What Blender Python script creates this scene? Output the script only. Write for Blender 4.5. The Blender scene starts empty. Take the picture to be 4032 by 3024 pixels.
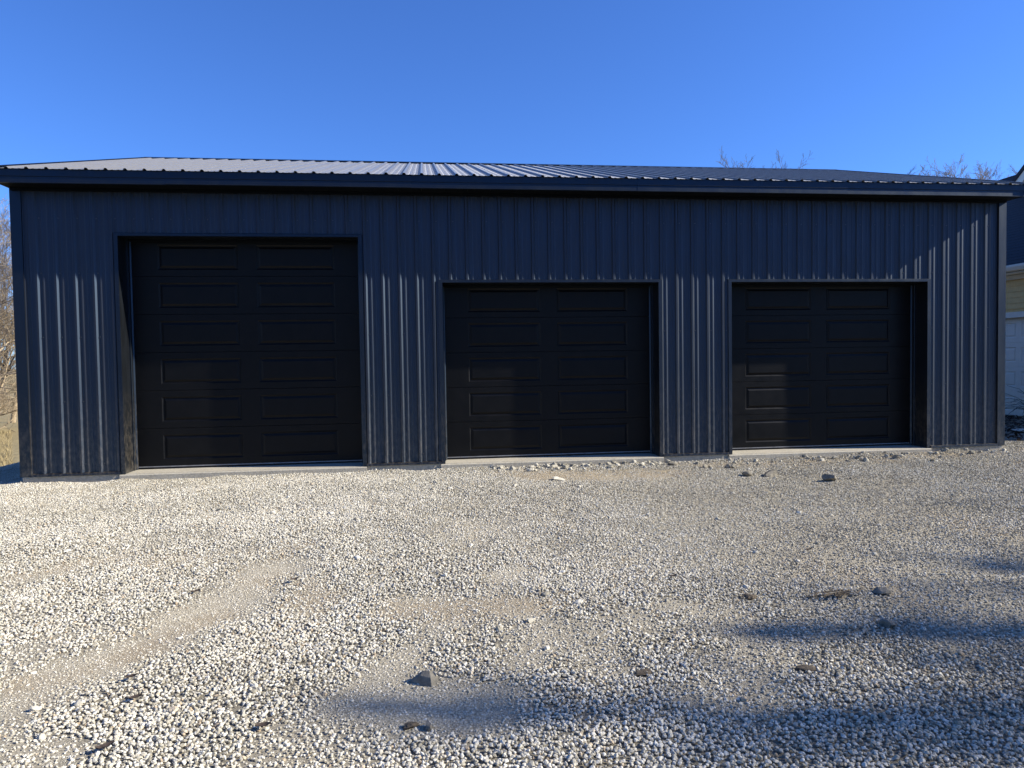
import bpy, math, random
import numpy as np
from mathutils import Matrix, Vector

random.seed(7)
rng = np.random.default_rng(11)
scene = bpy.context.scene
col = scene.collection

# ------------------------------------------------------------------ camera
CAM = Vector((5.164, -9.704, 1.400))
yaw, pit, roll, fpx = 0.1200, -0.0339, -0.0154, 2777.5
fwd = Vector((math.sin(yaw) * math.cos(pit), math.cos(yaw) * math.cos(pit), math.sin(pit)))
rgt = Vector((math.cos(yaw), -math.sin(yaw), 0))
upv = rgt.cross(fwd)
r2 = rgt * math.cos(roll) + upv * math.sin(roll)
u2 = -rgt * math.sin(roll) + upv * math.cos(roll)
cd = bpy.data.cameras.new('camera')
cam = bpy.data.objects.new('camera', cd)
col.objects.link(cam)
M = Matrix((r2, u2, -fwd)).transposed().to_4x4()
M.translation = CAM
cam.matrix_world = M
cd.sensor_fit = 'HORIZONTAL'
cd.sensor_width = 36.0
cd.lens = fpx / 4032 * 36.0
cd.clip_start = 0.05
cd.clip_end = 3000
scene.camera = cam

# ------------------------------------------------------------------ world and sun
SUN_A = math.radians(80.6)      # angle from the wall's normal, towards +x
SUN_E = math.radians(29.8)
sun_dir = Vector((math.sin(SUN_A) * math.cos(SUN_E), -math.cos(SUN_A) * math.cos(SUN_E), math.sin(SUN_E)))
world = bpy.data.worlds.new('World')
scene.world = world
world.use_nodes = True
wn = world.node_tree
bg = wn.nodes['Background']
sky = wn.nodes.new('ShaderNodeTexSky')
sky.sky_type = 'NISHITA'
sky.sun_disc = False
sky.sun_elevation = SUN_E
sky.sun_rotation = math.atan2(sun_dir.x, sun_dir.y)
sky.altitude = 250
sky.air_density = 1.0
sky.dust_density = 0.15
sky.ozone_density = 8.0
tint = wn.nodes.new('ShaderNodeMix')          # the camera's cool rendering of a clear winter sky, even over the whole dome
tint.data_type = 'RGBA'
tint.blend_type = 'MULTIPLY'
tint.inputs[0].default_value = 1.0
tint.inputs[7].default_value = (0.57, 0.735, 1.045, 1)
wn.links.new(sky.outputs['Color'], tint.inputs[6])
wn.links.new(tint.outputs[2], bg.inputs['Color'])
bg.inputs['Strength'].default_value = 0.117
sl = bpy.data.lights.new('sun', 'SUN')
sl.energy = 5.0
sl.angle = math.radians(0.55)
sl.color = (1.0, 0.945, 0.85)
sun = bpy.data.objects.new('sun', sl)
sun.rotation_euler = sun_dir.to_track_quat('Z', 'Y').to_euler()
sun.location = sun_dir * 60
col.objects.link(sun)
scene.view_settings.view_transform = 'Standard'
scene.view_settings.look = 'None'
scene.view_settings.gamma = 1.0
scene.view_settings.exposure = 0.80

# ------------------------------------------------------------------ helpers
WPOS = {}


class MB:
    """collects polygons for ONE mesh, in world coordinates"""
    def __init__(self):
        self.v, self.f = [], []

    def quad(self, *pts):
        n = len(self.v)
        self.v += [tuple(p) for p in pts]
        self.f.append(tuple(range(n, n + len(pts))))
        return self

    def box(self, x0, x1, y0, y1, z0, z1):
        n = len(self.v)
        self.v += [(x0, y0, z0), (x1, y0, z0), (x1, y1, z0), (x0, y1, z0),
                   (x0, y0, z1), (x1, y0, z1), (x1, y1, z1), (x0, y1, z1)]
        for q in ((0, 3, 2, 1), (4, 5, 6, 7), (0, 1, 5, 4), (1, 2, 6, 5), (2, 3, 7, 6), (3, 0, 4, 7)):
            self.f.append(tuple(n + i for i in q))
        return self

    def prism(self, poly, axis, a, b):
        """poly: 2-D outline; extruded along axis 'x' (poly = y,z) or 'y' (poly = x,z) or 'z' (poly = x,y)"""
        n, m = len(self.v), len(poly)
        def pt(p, t):
            return {'x': (t, p[0], p[1]), 'y': (p[0], t, p[1]), 'z': (p[0], p[1], t)}[axis]
        self.v += [pt(p, a) for p in poly] + [pt(p, b) for p in poly]
        self.f.append(tuple(range(n, n + m)))
        self.f.append(tuple(range(n + 2 * m - 1, n + m - 1, -1)))
        for i in range(m):
            j = (i + 1) % m
            self.f.append((n + i, n + m + i, n + m + j, n + j))
        return self

    def xform(self, fn):
        self.v = [tuple(fn(p)) for p in self.v]
        return self

    def build(self, name, mat, parent=None, smooth=False, bevel=0.0, label=None):
        v = np.array(self.v, dtype=float)
        lo, hi = v.min(0), v.max(0)
        c = np.array([(lo[0] + hi[0]) / 2, (lo[1] + hi[1]) / 2, lo[2]])
        me = bpy.data.meshes.new(name)
        me.from_pydata([tuple(p) for p in (v - c)], [], self.f)
        if not smooth:
            me.polygons.foreach_set('use_smooth', [False] * len(me.polygons))
        else:
            me.polygons.foreach_set('use_smooth', [True] * len(me.polygons))
        me.update()
        if mat:
            me.materials.append(mat)
        o = bpy.data.objects.new(name, me)
        col.objects.link(o)
        put(o, Vector(c), parent)
        if bevel:
            b = o.modifiers.new('bevel', 'BEVEL')
            b.width, b.segments, b.limit_method = bevel, 2, 'ANGLE'
        if label:
            o['label'] = label
        return o


def put(o, loc, parent):
    o.location = loc
    WPOS[o.name] = Vector(loc)
    if parent:
        o.parent = parent
        o.matrix_parent_inverse = Matrix.Translation(-WPOS[parent.name])


def thing(name, label, cat, loc=(0, 0, 0), group=None):
    o = bpy.data.objects.new(name, None)
    o.empty_display_size = 0.2
    col.objects.link(o)
    put(o, Vector(loc), None)
    tag(o, label, cat, group)
    return o


def tag(o, label, cat, group=None):
    o['label'] = label
    o['category'] = cat
    if group:
        o['group'] = group
    return o


# ------------------------------------------------------------------ materials
class NT:
    def __init__(self, name):
        self.m = bpy.data.materials.new(name)
        self.m.use_nodes = True
        self.t = self.m.node_tree
        self.b = self.t.nodes['Principled BSDF']
        self.out = self.t.nodes['Material Output']

    def n(self, typ, **kw):
        nd = self.t.nodes.new(typ)
        for k, v in kw.items():
            if k.startswith('i_'):
                nd.inputs[k[2:].replace('_', ' ')].default_value = v
            else:
                setattr(nd, k, v)
        return nd

    def l(self, a, b):
        self.t.links.new(a, b)

    def pos(self, scale=(1, 1, 1)):
        g = self.n('ShaderNodeNewGeometry')
        mp = self.n('ShaderNodeMapping')
        mp.inputs['Scale'].default_value = scale
        self.l(g.outputs['Position'], mp.inputs['Vector'])
        return mp.outputs['Vector']

    def noise(self, vec, scale, detail=4, rough=0.55):
        nz = self.n('ShaderNodeTexNoise')
        nz.inputs['Scale'].default_value = scale
        nz.inputs['Detail'].default_value = detail
        nz.inputs['Roughness'].default_value = rough
        if vec is not None:
            self.l(vec, nz.inputs['Vector'])
        return nz.outputs['Fac']

    def ramp(self, fac, stops):
        r = self.n('ShaderNodeValToRGB')
        e = r.color_ramp.elements
        while len(e) < len(stops):
            e.new(0.5)
        for k, (p, c) in zip(e, stops):
            k.position = p
            k.color = (*c, 1) if len(c) == 3 else c
        self.l(fac, r.inputs['Fac'])
        return r.outputs['Color']

    def mix(self, fac, a, b, mode='MIX'):
        x = self.n('ShaderNodeMix', data_type='RGBA', blend_type=mode)
        if isinstance(fac, (int, float)):
            x.inputs[0].default_value = fac
        else:
            self.l(fac, x.inputs[0])
        for s, v in ((x.inputs[6], a), (x.inputs[7], b)):
            if isinstance(v, tuple):
                s.default_value = (*v, 1)
            else:
                self.l(v, s)
        return x.outputs[2]

    def bump(self, h, strength=0.3, dist=0.01, normal=None):
        b = self.n('ShaderNodeBump')
        b.inputs['Strength'].default_value = strength
        b.inputs['Distance'].default_value = dist
        self.l(h, b.inputs['Height'])
        if normal is not None:
            self.l(normal, b.inputs['Normal'])
        return b.outputs['Normal']

    def fin(self, color=None, rough=None, normal=None, spec=None):
        B = self.b.inputs
        if color is not None:
            if isinstance(color, tuple):
                B['Base Color'].default_value = (*color, 1)
            else:
                self.l(color, B['Base Color'])
        if rough is not None:
            if isinstance(rough, (int, float)):
                B['Roughness'].default_value = rough
            else:
                self.l(rough, B['Roughness'])
        if normal is not None:
            self.l(normal, B['Normal'])
        if spec is not None:
            B['Specular IOR Level'].default_value = spec
        return self.m


def painted_metal(name, base, rough, wave, dirt=0.0, sheen=0.0, spec=0.5, tint=(0.40, 0.66, 1.0)):
    t = NT(name)
    t.b.inputs['Specular Tint'].default_value = (*tint, 1)
    p = t.pos()
    grime = t.noise(t.pos((1.0, 1.0, 0.25)), 7.0, 6, 0.65)
    fine = t.noise(p, 160.0, 3, 0.6)
    dusty = tuple(min(1, c * 1.0 + 0.06 * dirt + 0.002) for c in base)
    fac = t.ramp(grime, [(0.46, (0, 0, 0)), (0.78, (1, 1, 1))])
    c = t.mix(fac, base, dusty)
    if dirt:
        sx = t.n('ShaderNodeSeparateXYZ')
        t.l(p, sx.inputs[0])
        splash = t.noise(t.pos((1, 1, 0.5)), 23.0, 5, 0.7)
        mr = t.n('ShaderNodeMapRange')
        mr.inputs[1].default_value, mr.inputs[2].default_value = 0.0, 1.15
        mr.inputs[3].default_value, mr.inputs[4].default_value = 0.62, 0.0
        t.l(sx.outputs['Z'], mr.inputs[0])
        mu = t.n('ShaderNodeMath', operation='MULTIPLY')
        t.l(mr.outputs[0], mu.inputs[0])
        t.l(t.ramp(splash, [(0.42, (0, 0, 0)), (0.68, (1, 1, 1))]), mu.inputs[1])
        c = t.mix(mu.outputs[0], c, (0.12, 0.098, 0.068))
    r = t.ramp(grime, [(0.3, (rough - 0.04,) * 3), (0.8, (min(1, rough + 0.14),) * 3)])
    w = t.noise(t.pos((1.0, 1.0, 0.35)), wave, 1, 0.4)
    nrm = t.bump(w, 0.35, 0.012)
    nrm = t.bump(fine, 0.06, 0.001, nrm)
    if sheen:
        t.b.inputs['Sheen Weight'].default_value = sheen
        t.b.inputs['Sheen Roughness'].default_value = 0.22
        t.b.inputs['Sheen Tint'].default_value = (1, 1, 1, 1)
    return t.fin(c, r, nrm, spec)


def flat(name, base, rough=0.6, scale=12.0, amount=0.25, bump=0.15, spec=0.4):
    t = NT(name)
    p = t.pos()
    a = t.noise(p, scale, 6, 0.6)
    lo = tuple(c * (1 - amount) for c in base)
    hi = tuple(min(1, c * (1 + amount)) for c in base)
    c = t.ramp(a, [(0.3, lo), (0.7, hi)])
    return t.fin(c, rough, t.bump(t.noise(p, scale * 9, 4, 0.6), bump, 0.003), spec)


MT = {}
MT['wall'] = painted_metal('black_wall_metal', (0.0130, 0.0090, 0.0035), 0.47, 2.6, dirt=0.015, spec=0.95, tint=(0.42, 0.66, 1.0))
MT['trim'] = painted_metal('black_trim_metal', (0.0050, 0.0045, 0.0040), 0.40, 3.5, dirt=0.03, spec=0.7)
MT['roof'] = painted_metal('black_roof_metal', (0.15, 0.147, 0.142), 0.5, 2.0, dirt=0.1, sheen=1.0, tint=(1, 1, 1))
MT['soffit'] = painted_metal('black_soffit_metal', (0.004, 0.004, 0.0045), 0.6, 3.5, dirt=0.0, spec=0.15)
MT['void'] = flat('dark_interior', (0.008, 0.008, 0.009), 0.9)
MT['seal'] = flat('black_rubber', (0.010, 0.010, 0.011), 0.7)
MT['alu'] = flat('grey_aluminium', (0.22, 0.22, 0.22), 0.45, spec=0.6)
MT['screw'] = flat('screw_paint', (0.07, 0.07, 0.07), 0.3, spec=0.6)
MT['shingle'] = flat('dark_shingle', (0.035, 0.038, 0.045), 0.85, 60, 0.5, 0.6)
MT['siding'] = flat('pale_yellow_siding', (0.92, 0.61, 0.23), 0.6, 8, 0.08, 0.1)
MT['gable'] = flat('grey_green_siding', (0.16, 0.18, 0.17), 0.65, 8, 0.1, 0.1)
MT['white'] = flat('white_paint', (0.92, 0.85, 0.70), 0.5, 6, 0.05, 0.05)
MT['gdoor'] = flat('white_door_steel', (0.92, 0.85, 0.71), 0.45, 5, 0.04, 0.05)
MT['brown_leaf'] = flat('dead_leaf', (0.055, 0.038, 0.027), 0.75, 60, 0.4, 0.4)
MT['clod'] = flat('brown_clod', (0.11, 0.085, 0.055), 0.95, 50, 0.5, 0.9)
MT['yucca'] = flat('dark_green_leaf', (0.03, 0.055, 0.03), 0.5, 30, 0.3, 0.2)
MT['bark'] = flat('bark_brown', (0.13, 0.105, 0.08), 0.9, 14, 0.4, 0.8)
MT['bark_pale'] = flat('bark_pale', (0.34, 0.265, 0.165), 0.9, 9, 0.4, 0.8)
MT['bark_grey'] = flat('bark_grey', (0.17, 0.15, 0.135), 0.9, 14, 0.4, 0.8)
MT['needle'] = flat('evergreen_needles', (0.035, 0.055, 0.028), 0.8, 20, 0.4, 0.3)
MT['straw'] = flat('dry_grass_blades', (0.33, 0.26, 0.13), 0.9, 3, 0.4, 0.2)
MT['mulch'] = flat('brown_mulch', (0.055, 0.038, 0.028), 0.95, 40, 0.5, 0.8)


def door_steel():
    t = NT('black_door_steel')
    g = t.noise(t.pos((1.2, 1.2, 26.0)), 9.0, 5, 0.65)
    s = t.noise(t.pos(), 6.0, 4, 0.6)
    c = t.ramp(s, [(0.35, (0.0040, 0.0041, 0.0044)), (0.75, (0.0065, 0.0064, 0.0064))])
    r = t.ramp(s, [(0.3, (0.36,) * 3), (0.8, (0.5,) * 3)])
    return t.fin(c, r, t.bump(g, 0.35, 0.0025), 0.18)


MT['door'] = door_steel()


def concrete():
    t = NT('slab_concrete')
    p = t.pos()
    a = t.noise(p, 3.0, 7, 0.65)
    b = t.noise(p, 40.0, 5, 0.7)
    c = t.mix(0.45, t.ramp(a, [(0.3, (0.34, 0.305, 0.235)), (0.7, (0.50, 0.45, 0.345))]),
              t.ramp(b, [(0.32, (0.22, 0.20, 0.15)), (0.6, (0.55, 0.495, 0.38))]))
    return t.fin(c, 0.85, t.bump(b, 0.5, 0.006), 0.3)


MT['concrete'] = concrete()


def rock_mat(name, lo, hi):
    t = NT(name)
    p = t.pos()
    a = t.noise(p, 26, 6, 0.65)
    c = t.ramp(a, [(0.3, lo), (0.7, hi)])
    return t.fin(c, 0.9, t.bump(t.noise(p, 110, 5, 0.7), 0.7, 0.004), 0.25)


MT['rock'] = rock_mat('grey_limestone', (0.11, 0.10, 0.078), (0.27, 0.24, 0.185))
MT['rock_pale'] = rock_mat('pale_limestone', (0.46, 0.42, 0.32), (0.74, 0.68, 0.53))


def gravel_mat():
    t = NT('gravel_stone')
    at = t.n('ShaderNodeAttribute', attribute_type='INSTANCER', attribute_name='tone')
    c = t.ramp(at.outputs['Fac'], [(0.0, (0.12, 0.106, 0.078)), (0.16, (0.28, 0.25, 0.182)), (0.36, (0.47, 0.43, 0.335)),
                                   (0.60, (0.615, 0.575, 0.475)), (0.82, (0.79, 0.75, 0.63)), (0.93, (0.50, 0.37, 0.22)), (1.0, (0.26, 0.175, 0.10))])
    p = t.pos()
    c = t.mix(0.28, c, t.ramp(t.noise(p, 90, 4, 0.7), [(0.3, (0.25, 0.225, 0.165)), (0.7, (0.78, 0.71, 0.54))]), 'MIX')
    return t.fin(c, 0.92, t.bump(t.noise(p, 220, 3, 0.6), 0.5, 0.002), 0.2)


MT['gravel'] = gravel_mat()


def ground_mat():
    t = NT('yard_ground')
    p = t.pos()
    dust = t.n('ShaderNodeAttribute', attribute_type='GEOMETRY', attribute_name='dust').outputs['Fac']
    grass = t.n('ShaderNodeAttribute', attribute_type='GEOMETRY', attribute_name='grass').outputs['Fac']
    big = t.noise(p, 1.7, 5, 0.6)
    mid = t.noise(p, 24.0, 6, 0.7)
    fine = t.noise(p, 95.0, 5, 0.75)
    dustc = t.mix(0.78, t.ramp(big, [(0.36, (0.50, 0.44, 0.315)), (0.5, (0.46, 0.38, 0.245)), (0.64, (0.54, 0.485, 0.36))]),
                  t.ramp(fine, [(0.38, (0.17, 0.145, 0.10)), (0.5, (0.48, 0.425, 0.31)), (0.62, (0.80, 0.725, 0.56))]))
    under = t.mix(0.6, t.ramp(mid, [(0.35, (0.16, 0.142, 0.105)), (0.65, (0.32, 0.285, 0.21))]),
                  t.ramp(fine, [(0.35, (0.12, 0.108, 0.08)), (0.65, (0.40, 0.355, 0.265))]))  # darkened between the stones, imitating the shade in their gaps
    c = t.mix(dust, under, dustc)
    soil = t.n('ShaderNodeAttribute', attribute_type='GEOMETRY', attribute_name='soil').outputs['Fac']
    c = t.mix(soil, c, t.mix(0.5, t.ramp(big, [(0.35, (0.30, 0.215, 0.12)), (0.65, (0.44, 0.345, 0.21))]), t.ramp(fine, [(0.36, (0.16, 0.115, 0.065)), (0.62, (0.58, 0.47, 0.31))])))
    grassc = t.mix(0.5, t.ramp(big, [(0.3, (0.26, 0.20, 0.10)), (0.7, (0.36, 0.29, 0.15))]),
                   t.ramp(t.noise(t.pos((1, 1, 1)), 5.0, 6, 0.7), [(0.35, (0.13, 0.11, 0.05)), (0.65, (0.40, 0.33, 0.18))]))
    c = t.mix(grass, c, grassc)
    unseen_dark_ground = t.n('ShaderNodeAttribute', attribute_type='GEOMETRY', attribute_name='unseen_dark_ground').outputs['Fac']
    c = t.mix(unseen_dark_ground, c, t.ramp(t.noise(p, 9.0, 6, 0.7), [(0.35, (0.045, 0.042, 0.022)), (0.65, (0.12, 0.105, 0.055))]))  # dark colour of the added ground that only the wall reflects
    n1 = t.bump(mid, 0.45, 0.02)
    n1 = t.bump(fine, 1.0, 0.014, n1)
    return t.fin(c, 0.95, n1, 0.15)


MT['ground'] = ground_mat()

# ------------------------------------------------------------------ terrain
PH = rng.uniform(0, 1000, 64)


def vnoise(x, y, s, k=0):
    """smooth value noise in 0..1"""
    x = np.asarray(x, float) / s + PH[k]
    y = np.asarray(y, float) / s + PH[k + 20]
    xi, yi = np.floor(x).astype(np.int64), np.floor(y).astype(np.int64)
    fx, fy = x - xi, y - yi
    fx, fy = fx * fx * (3 - 2 * fx), fy * fy * (3 - 2 * fy)
    def h(a, b):
        n = (a * 374761393 + b * 668265263 + k * 974634777) & 0xFFFFFFFF
        n = ((n ^ (n >> 13)) * 1274126177) & 0xFFFFFFFF
        return ((n ^ (n >> 16)) & 0xFFFF) / 65535.0
    return (h(xi, yi) * (1 - fx) + h(xi + 1, yi) * fx) * (1 - fy) + (h(xi, yi + 1) * (1 - fx) + h(xi + 1, yi + 1) * fx) * fy


def sstep(a, b, x):
    t = np.clip((np.asarray(x, float) - a) / (b - a), 0, 1)
    return t * t * (3 - 2 * t)


# wheel tracks and worn, dusty patches of the yard: (points, half width, strength)
TRACKS = [
    ([(3.17, -6.41), (3.29, -6.07), (3.46, -5.87), (3.60, -5.56), (3.76, -5.28), (3.85, -4.94), (3.92, -4.58), (3.98, -4.17)], 0.34, 1.0),
    ([(2.6, -7.6), (3.0, -6.9), (3.2, -6.28)], 0.36, 1.0),
    ([(2.09, -4.28), (2.24, -4.07), (2.47, -3.98), (2.64, -3.73)], 0.17, 0.8),
    ([(4.76, -6.53), (4.97, -6.16), (5.09, -5.86), (5.32, -5.44), (5.59, -5.07), (5.72, -4.65)], 0.22, 0.85),
    ([(4.82, -6.54), (5.10, -6.56), (5.38, -6.69)], 0.28, 1.0),
    ([(5.01, -5.22), (5.41, -5.24), (5.77, -5.56)], 0.27, 0.9),
    ([(5.74, -5.55), (5.73, -6.03), (5.62, -6.20)], 0.13, 0.75),
    ([(6.66, -0.75), (7.25, -0.95), (8.05, -1.05)], 0.42, 0.95),
    ([(6.64, -5.57), (6.76, -5.72), (6.84, -5.85)], 0.16, 0.7),
    ([(7.79, -4.81), (7.96, -5.46), (8.28, -5.75)], 0.25, 0.55),
    ([(3.03, -4.01), (3.26, -3.84), (3.65, -3.83), (4.05, -3.83)], 0.30, 0.55),
    ([(3.36, -6.65), (3.50, -6.71), (3.67, -6.79)], 0.16, 0.8),
    ([(8.73, -0.60), (9.63, -0.60), (11.04, -0.62), (12.82, -0.40), (13.69, -0.35)], 0.40, 0.55),
    ([(4.16, -4.45), (4.38, -4.71), (4.38, -5.21)], 0.20, 0.7),
    ([(7.05, -4.12), (7.27, -4.38), (7.48, -4.63)], 0.30, 0.5),
    ([(9.73, -3.90), (9.79, -4.27), (10.03, -4.48)], 0.35, 0.5),
    ([(3.41, -6.66), (3.07, -6.03), (2.98, -5.60), (3.13, -5.41)], 0.22, 0.6),
    ([(0.2, -0.25), (1.3, -0.30)], 0.10, 0.7),
    ([(14.0, -0.3), (15.5, 0.2), (17.5, 0.5)], 0.6, 0.6),
    ([(-1.2, -0.6), (-0.4, -0.2), (-0.5, 1.0), (-0.6, 4.0)], 0.55, 0.9),
]


SOIL = [
    ([(6.5, -0.55), (7.25, -0.75), (8.3, -0.85)], 0.45, 0.9),
    ([(8.7, -0.35), (9.6, -0.40), (11.0, -0.40), (12.8, -0.30), (13.9, -0.35), (15.5, 0.1)], 0.30, 0.75),
    ([(12.5, -1.2), (14.0, -1.2)], 0.35, 0.5),
    ([(5.2, -5.30), (5.8, -5.45)], 0.25, 0.6),
    ([(3.35, -5.95), (3.8, -5.2)], 0.16, 0.6),
    ([(4.1, -4.5), (4.4, -5.1)], 0.18, 0.5),
    ([(2.4, -3.95), (3.2, -3.85), (4.0, -3.8)], 0.25, 0.5),
    ([(9.8, -3.9), (10.4, -4.6)], 0.30, 0.5),
    ([(7.8, -4.9), (8.2, -5.7)], 0.22, 0.45),
]


def seg_dist(x, y, pts):
    d = np.full(np.shape(x), 1e9)
    for (ax, ay), (bx, by) in zip(pts[:-1], pts[1:]):
        vx, vy = bx - ax, by - ay
        t = np.clip(((x - ax) * vx + (y - ay) * vy) / (vx * vx + vy * vy), 0, 1)
        d = np.minimum(d, np.hypot(x - ax - t * vx, y - ay - t * vy))
    return d


def dust_mask(x, y):
    x, y = np.asarray(x, float), np.asarray(y, float)
    wob = (vnoise(x, y, 0.22, 1) - 0.5) * 0.20 + (vnoise(x, y, 0.07, 2) - 0.5) * 0.10
    m = np.zeros(x.shape)
    for pts, hw, st in TRACKS:
        d = seg_dist(x, y, pts) + wob
        m = np.maximum(m, st * (1 - sstep(hw * 0.05, hw * 1.55, d)))
    n = vnoise(x, y, 0.9, 3) * 0.6 + vnoise(x, y, 0.3, 4) * 0.4
    m = np.maximum(m, 0.55 * sstep(0.60, 0.80, n))
    m = np.maximum(m, 0.30 * sstep(8.5, 12.0, x + 0.3 * y))
    m = np.maximum(m, 0.45 * sstep(0.45, 0.75, vnoise(x, y, 2.2, 10)) + 0.10)
    for pts, hw, st in SOIL[:3]:
        m = np.maximum(m, 0.85 * st * (1 - sstep(hw * 0.1, hw * 1.3, seg_dist(x, y, pts) + wob)))
    return np.clip(m, 0, 1)


def pad_edge(y):
    y = np.asarray(y, float)
    return np.where(y > -0.2, -0.85, -0.85 + (y + 0.2) * 0.75)


def ground_z(x, y):
    x, y = np.asarray(x, float), np.asarray(y, float)
    z = -0.085 + 0.010 * np.clip(y, -9, 0)
    z = z + 0.020 * sstep(9.5, 13.0, x) * sstep(-3, -0.2, y)
    near = np.exp(-np.maximum(0, np.abs(x - 6) - 12) / 6)
    z = z + near * ((vnoise(x, y, 1.6, 5) - 0.5) * 0.055 + (vnoise(x, y, 0.45, 6) - 0.5) * 0.020) * sstep(0.05, -0.8, y)
    z = z + (vnoise(x, y, 0.42, 14) - 0.42) * 0.075 * np.exp(np.minimum(y, 0) / 0.22) * (x > -0.3) * (x < 14.2)
    tr = 1 - sstep(0.05, 0.42, seg_dist(x, y, TRACKS[0][0]))
    z = z - 0.022 * tr
    z = z - 2.35 * sstep(0.0, 6.5, pad_edge(y) - x)
    far = sstep(30, 120, np.hypot(x - 5, y))
    z = z + far * (vnoise(x, y, 45, 7) - 0.5) * 1.2
    return z


def axis_lines(lo, hi, step, far):
    a = list(np.arange(lo, hi + 1e-6, step))
    s, v = step, hi
    while v < far:
        s *= 1.22
        v += s
        a.append(v)
    s, v = step, lo
    while v > -far:
        s *= 1.22
        v -= s
        a.insert(0, v)
    return np.array(a)


gx, gy = axis_lines(-4, 15, 0.075, 1500), axis_lines(-8.6, 1.0, 0.075, 1500)
GX, GY = np.meshgrid(gx, gy)
GZ = ground_z(GX, GY)
nx, ny = len(gx), len(gy)
gverts = np.stack([GX.ravel(), GY.ravel(), GZ.ravel()], 1)
ii = np.arange(nx * ny).reshape(ny, nx)
gfaces = np.stack([ii[:-1, :-1], ii[:-1, 1:], ii[1:, 1:], ii[1:, :-1]], -1).reshape(-1, 4)
me = bpy.data.meshes.new('ground')
me.from_pydata(gverts.tolist(), [], gfaces.tolist())
me.polygons.foreach_set('use_smooth', [True] * len(me.polygons))
xs, ys = GX.ravel(), GY.ravel()
a = me.attributes.new('dust', 'FLOAT', 'POINT')
a.data.foreach_set('value', dust_mask(xs, ys).astype(np.float32))
gr = np.maximum(sstep(0.2, 1.6, pad_edge(ys) - xs), sstep(14, 20, ys))
gr = np.maximum(gr, sstep(22, 26, xs))
gr = np.maximum(gr, sstep(-14, -20, ys))
a = me.attributes.new('grass', 'FLOAT', 'POINT')
a.data.foreach_set('value', gr.astype(np.float32))
soilm = np.zeros(xs.shape)
for pts, hw, st in SOIL:
    d = seg_dist(xs, ys, pts) + (vnoise(xs, ys, 0.3, 12) - 0.5) * 0.5
    soilm = np.maximum(soilm, st * (1 - sstep(hw * 0.1, hw * 1.4, d)))
a = me.attributes.new('soil', 'FLOAT', 'POINT')
a.data.foreach_set('value', soilm.astype(np.float32))
a = me.attributes.new('unseen_dark_ground', 'FLOAT', 'POINT')  # dark ground added behind the camera, unseen, to dim the wall's reflection
a.data.foreach_set('value', (sstep(-9.3, -10.3, ys + (vnoise(xs, ys, 1.5, 13) - 0.5)) * (1 - sstep(0.2, 1.6, pad_edge(ys) - xs))).astype(np.float32))
me.materials.append(MT['ground'])
ground = bpy.data.objects.new('ground', me)
col.objects.link(ground)
ground['kind'] = 'structure'

# ------------------------------------------------------------------ the black metal garage
WX0, WX1 = 0.0, 13.806           # wall corners
DEP = 9.0                         # building depth
OV = 0.3185                       # eave overhang
EZ = 3.838                        # top of the fascia
SOF = 3.670                       # soffit
RIDGE_Y, RIDGE_Z = 4.5, 5.31
RIB = 0.2286
RIB0 = 0.020
DOORS = [(1.244, 4.284, 3.078), (5.396, 8.437, 2.469), (9.518, 12.560, 2.469)]   # x0, x1, head height
garage = thing('metal_garage', 'long black ribbed metal garage with three overhead doors and a low gable roof', 'garage', (WX0, 0, -0.1))


def rib_profile(x0, x1, centre, h=0.019, mh=0.0052):
    """break points (x, proud) of ribbed sheet between x0 and x1"""
    pts = []
    k0, k1 = int((x0 - centre) / RIB) - 2, int((x1 - centre) / RIB) + 2
    for k in range(k0, k1 + 1):
        c = centre + k * RIB
        pts += [(c - 0.0225, 0), (c - 0.0125, h), (c + 0.0125, h), (c + 0.031, 0)]
        for s in (1, 2):
            m = c + s * RIB / 3
            pts += [(m - 0.017, 0), (m - 0.006, mh), (m + 0.006, mh), (m + 0.017, 0)]
    pts.sort()
    def at(x):
        for (xa, a), (xb, b) in zip(pts[:-1], pts[1:]):
            if xa <= x <= xb:
                return a + (b - a) * (x - xa) / max(1e-9, xb - xa)
        return 0
    out = [(x0, at(x0))] + [p for p in pts if x0 + 1e-5 < p[0] < x1 - 1e-5] + [(x1, at(x1))]
    return out


# front wall sheets, 0.914 m wide, cut round the door openings
def head_at(x):
    for x0, x1, h in DOORS:
        if x0 < x < x1:
            return h
    return 0.02


edges = [WX0 + 0.012]
x = RIB0 - 0.075
while x < WX1 - 0.02:
    x += 4 * RIB
    if x > WX0 + 0.1:
        edges.append(min(x, WX1 - 0.012))
for xa, xb in zip(edges[:-1], edges[1:]):
    if xb - xa < 0.02:
        continue
    cuts = sorted({xa, xb} | {d for D in DOORS for d in D[:2] if xa < d < xb})
    mb = MB()
    for ca, cb in zip(cuts[:-1], cuts[1:]):
        pr = rib_profile(ca, cb, RIB0)
        zb = head_at((ca + cb) / 2)
        for (pa, ha), (pb, hb) in zip(pr[:-1], pr[1:]):
            mb.quad((pa, -ha, zb), (pb, -hb, zb), (pb, -hb, 3.70), (pa, -ha, 3.70))
    # the lapped edge stands a little proud of its neighbour
    mb.build('wall_panel', MT['wall'], garage)

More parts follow.
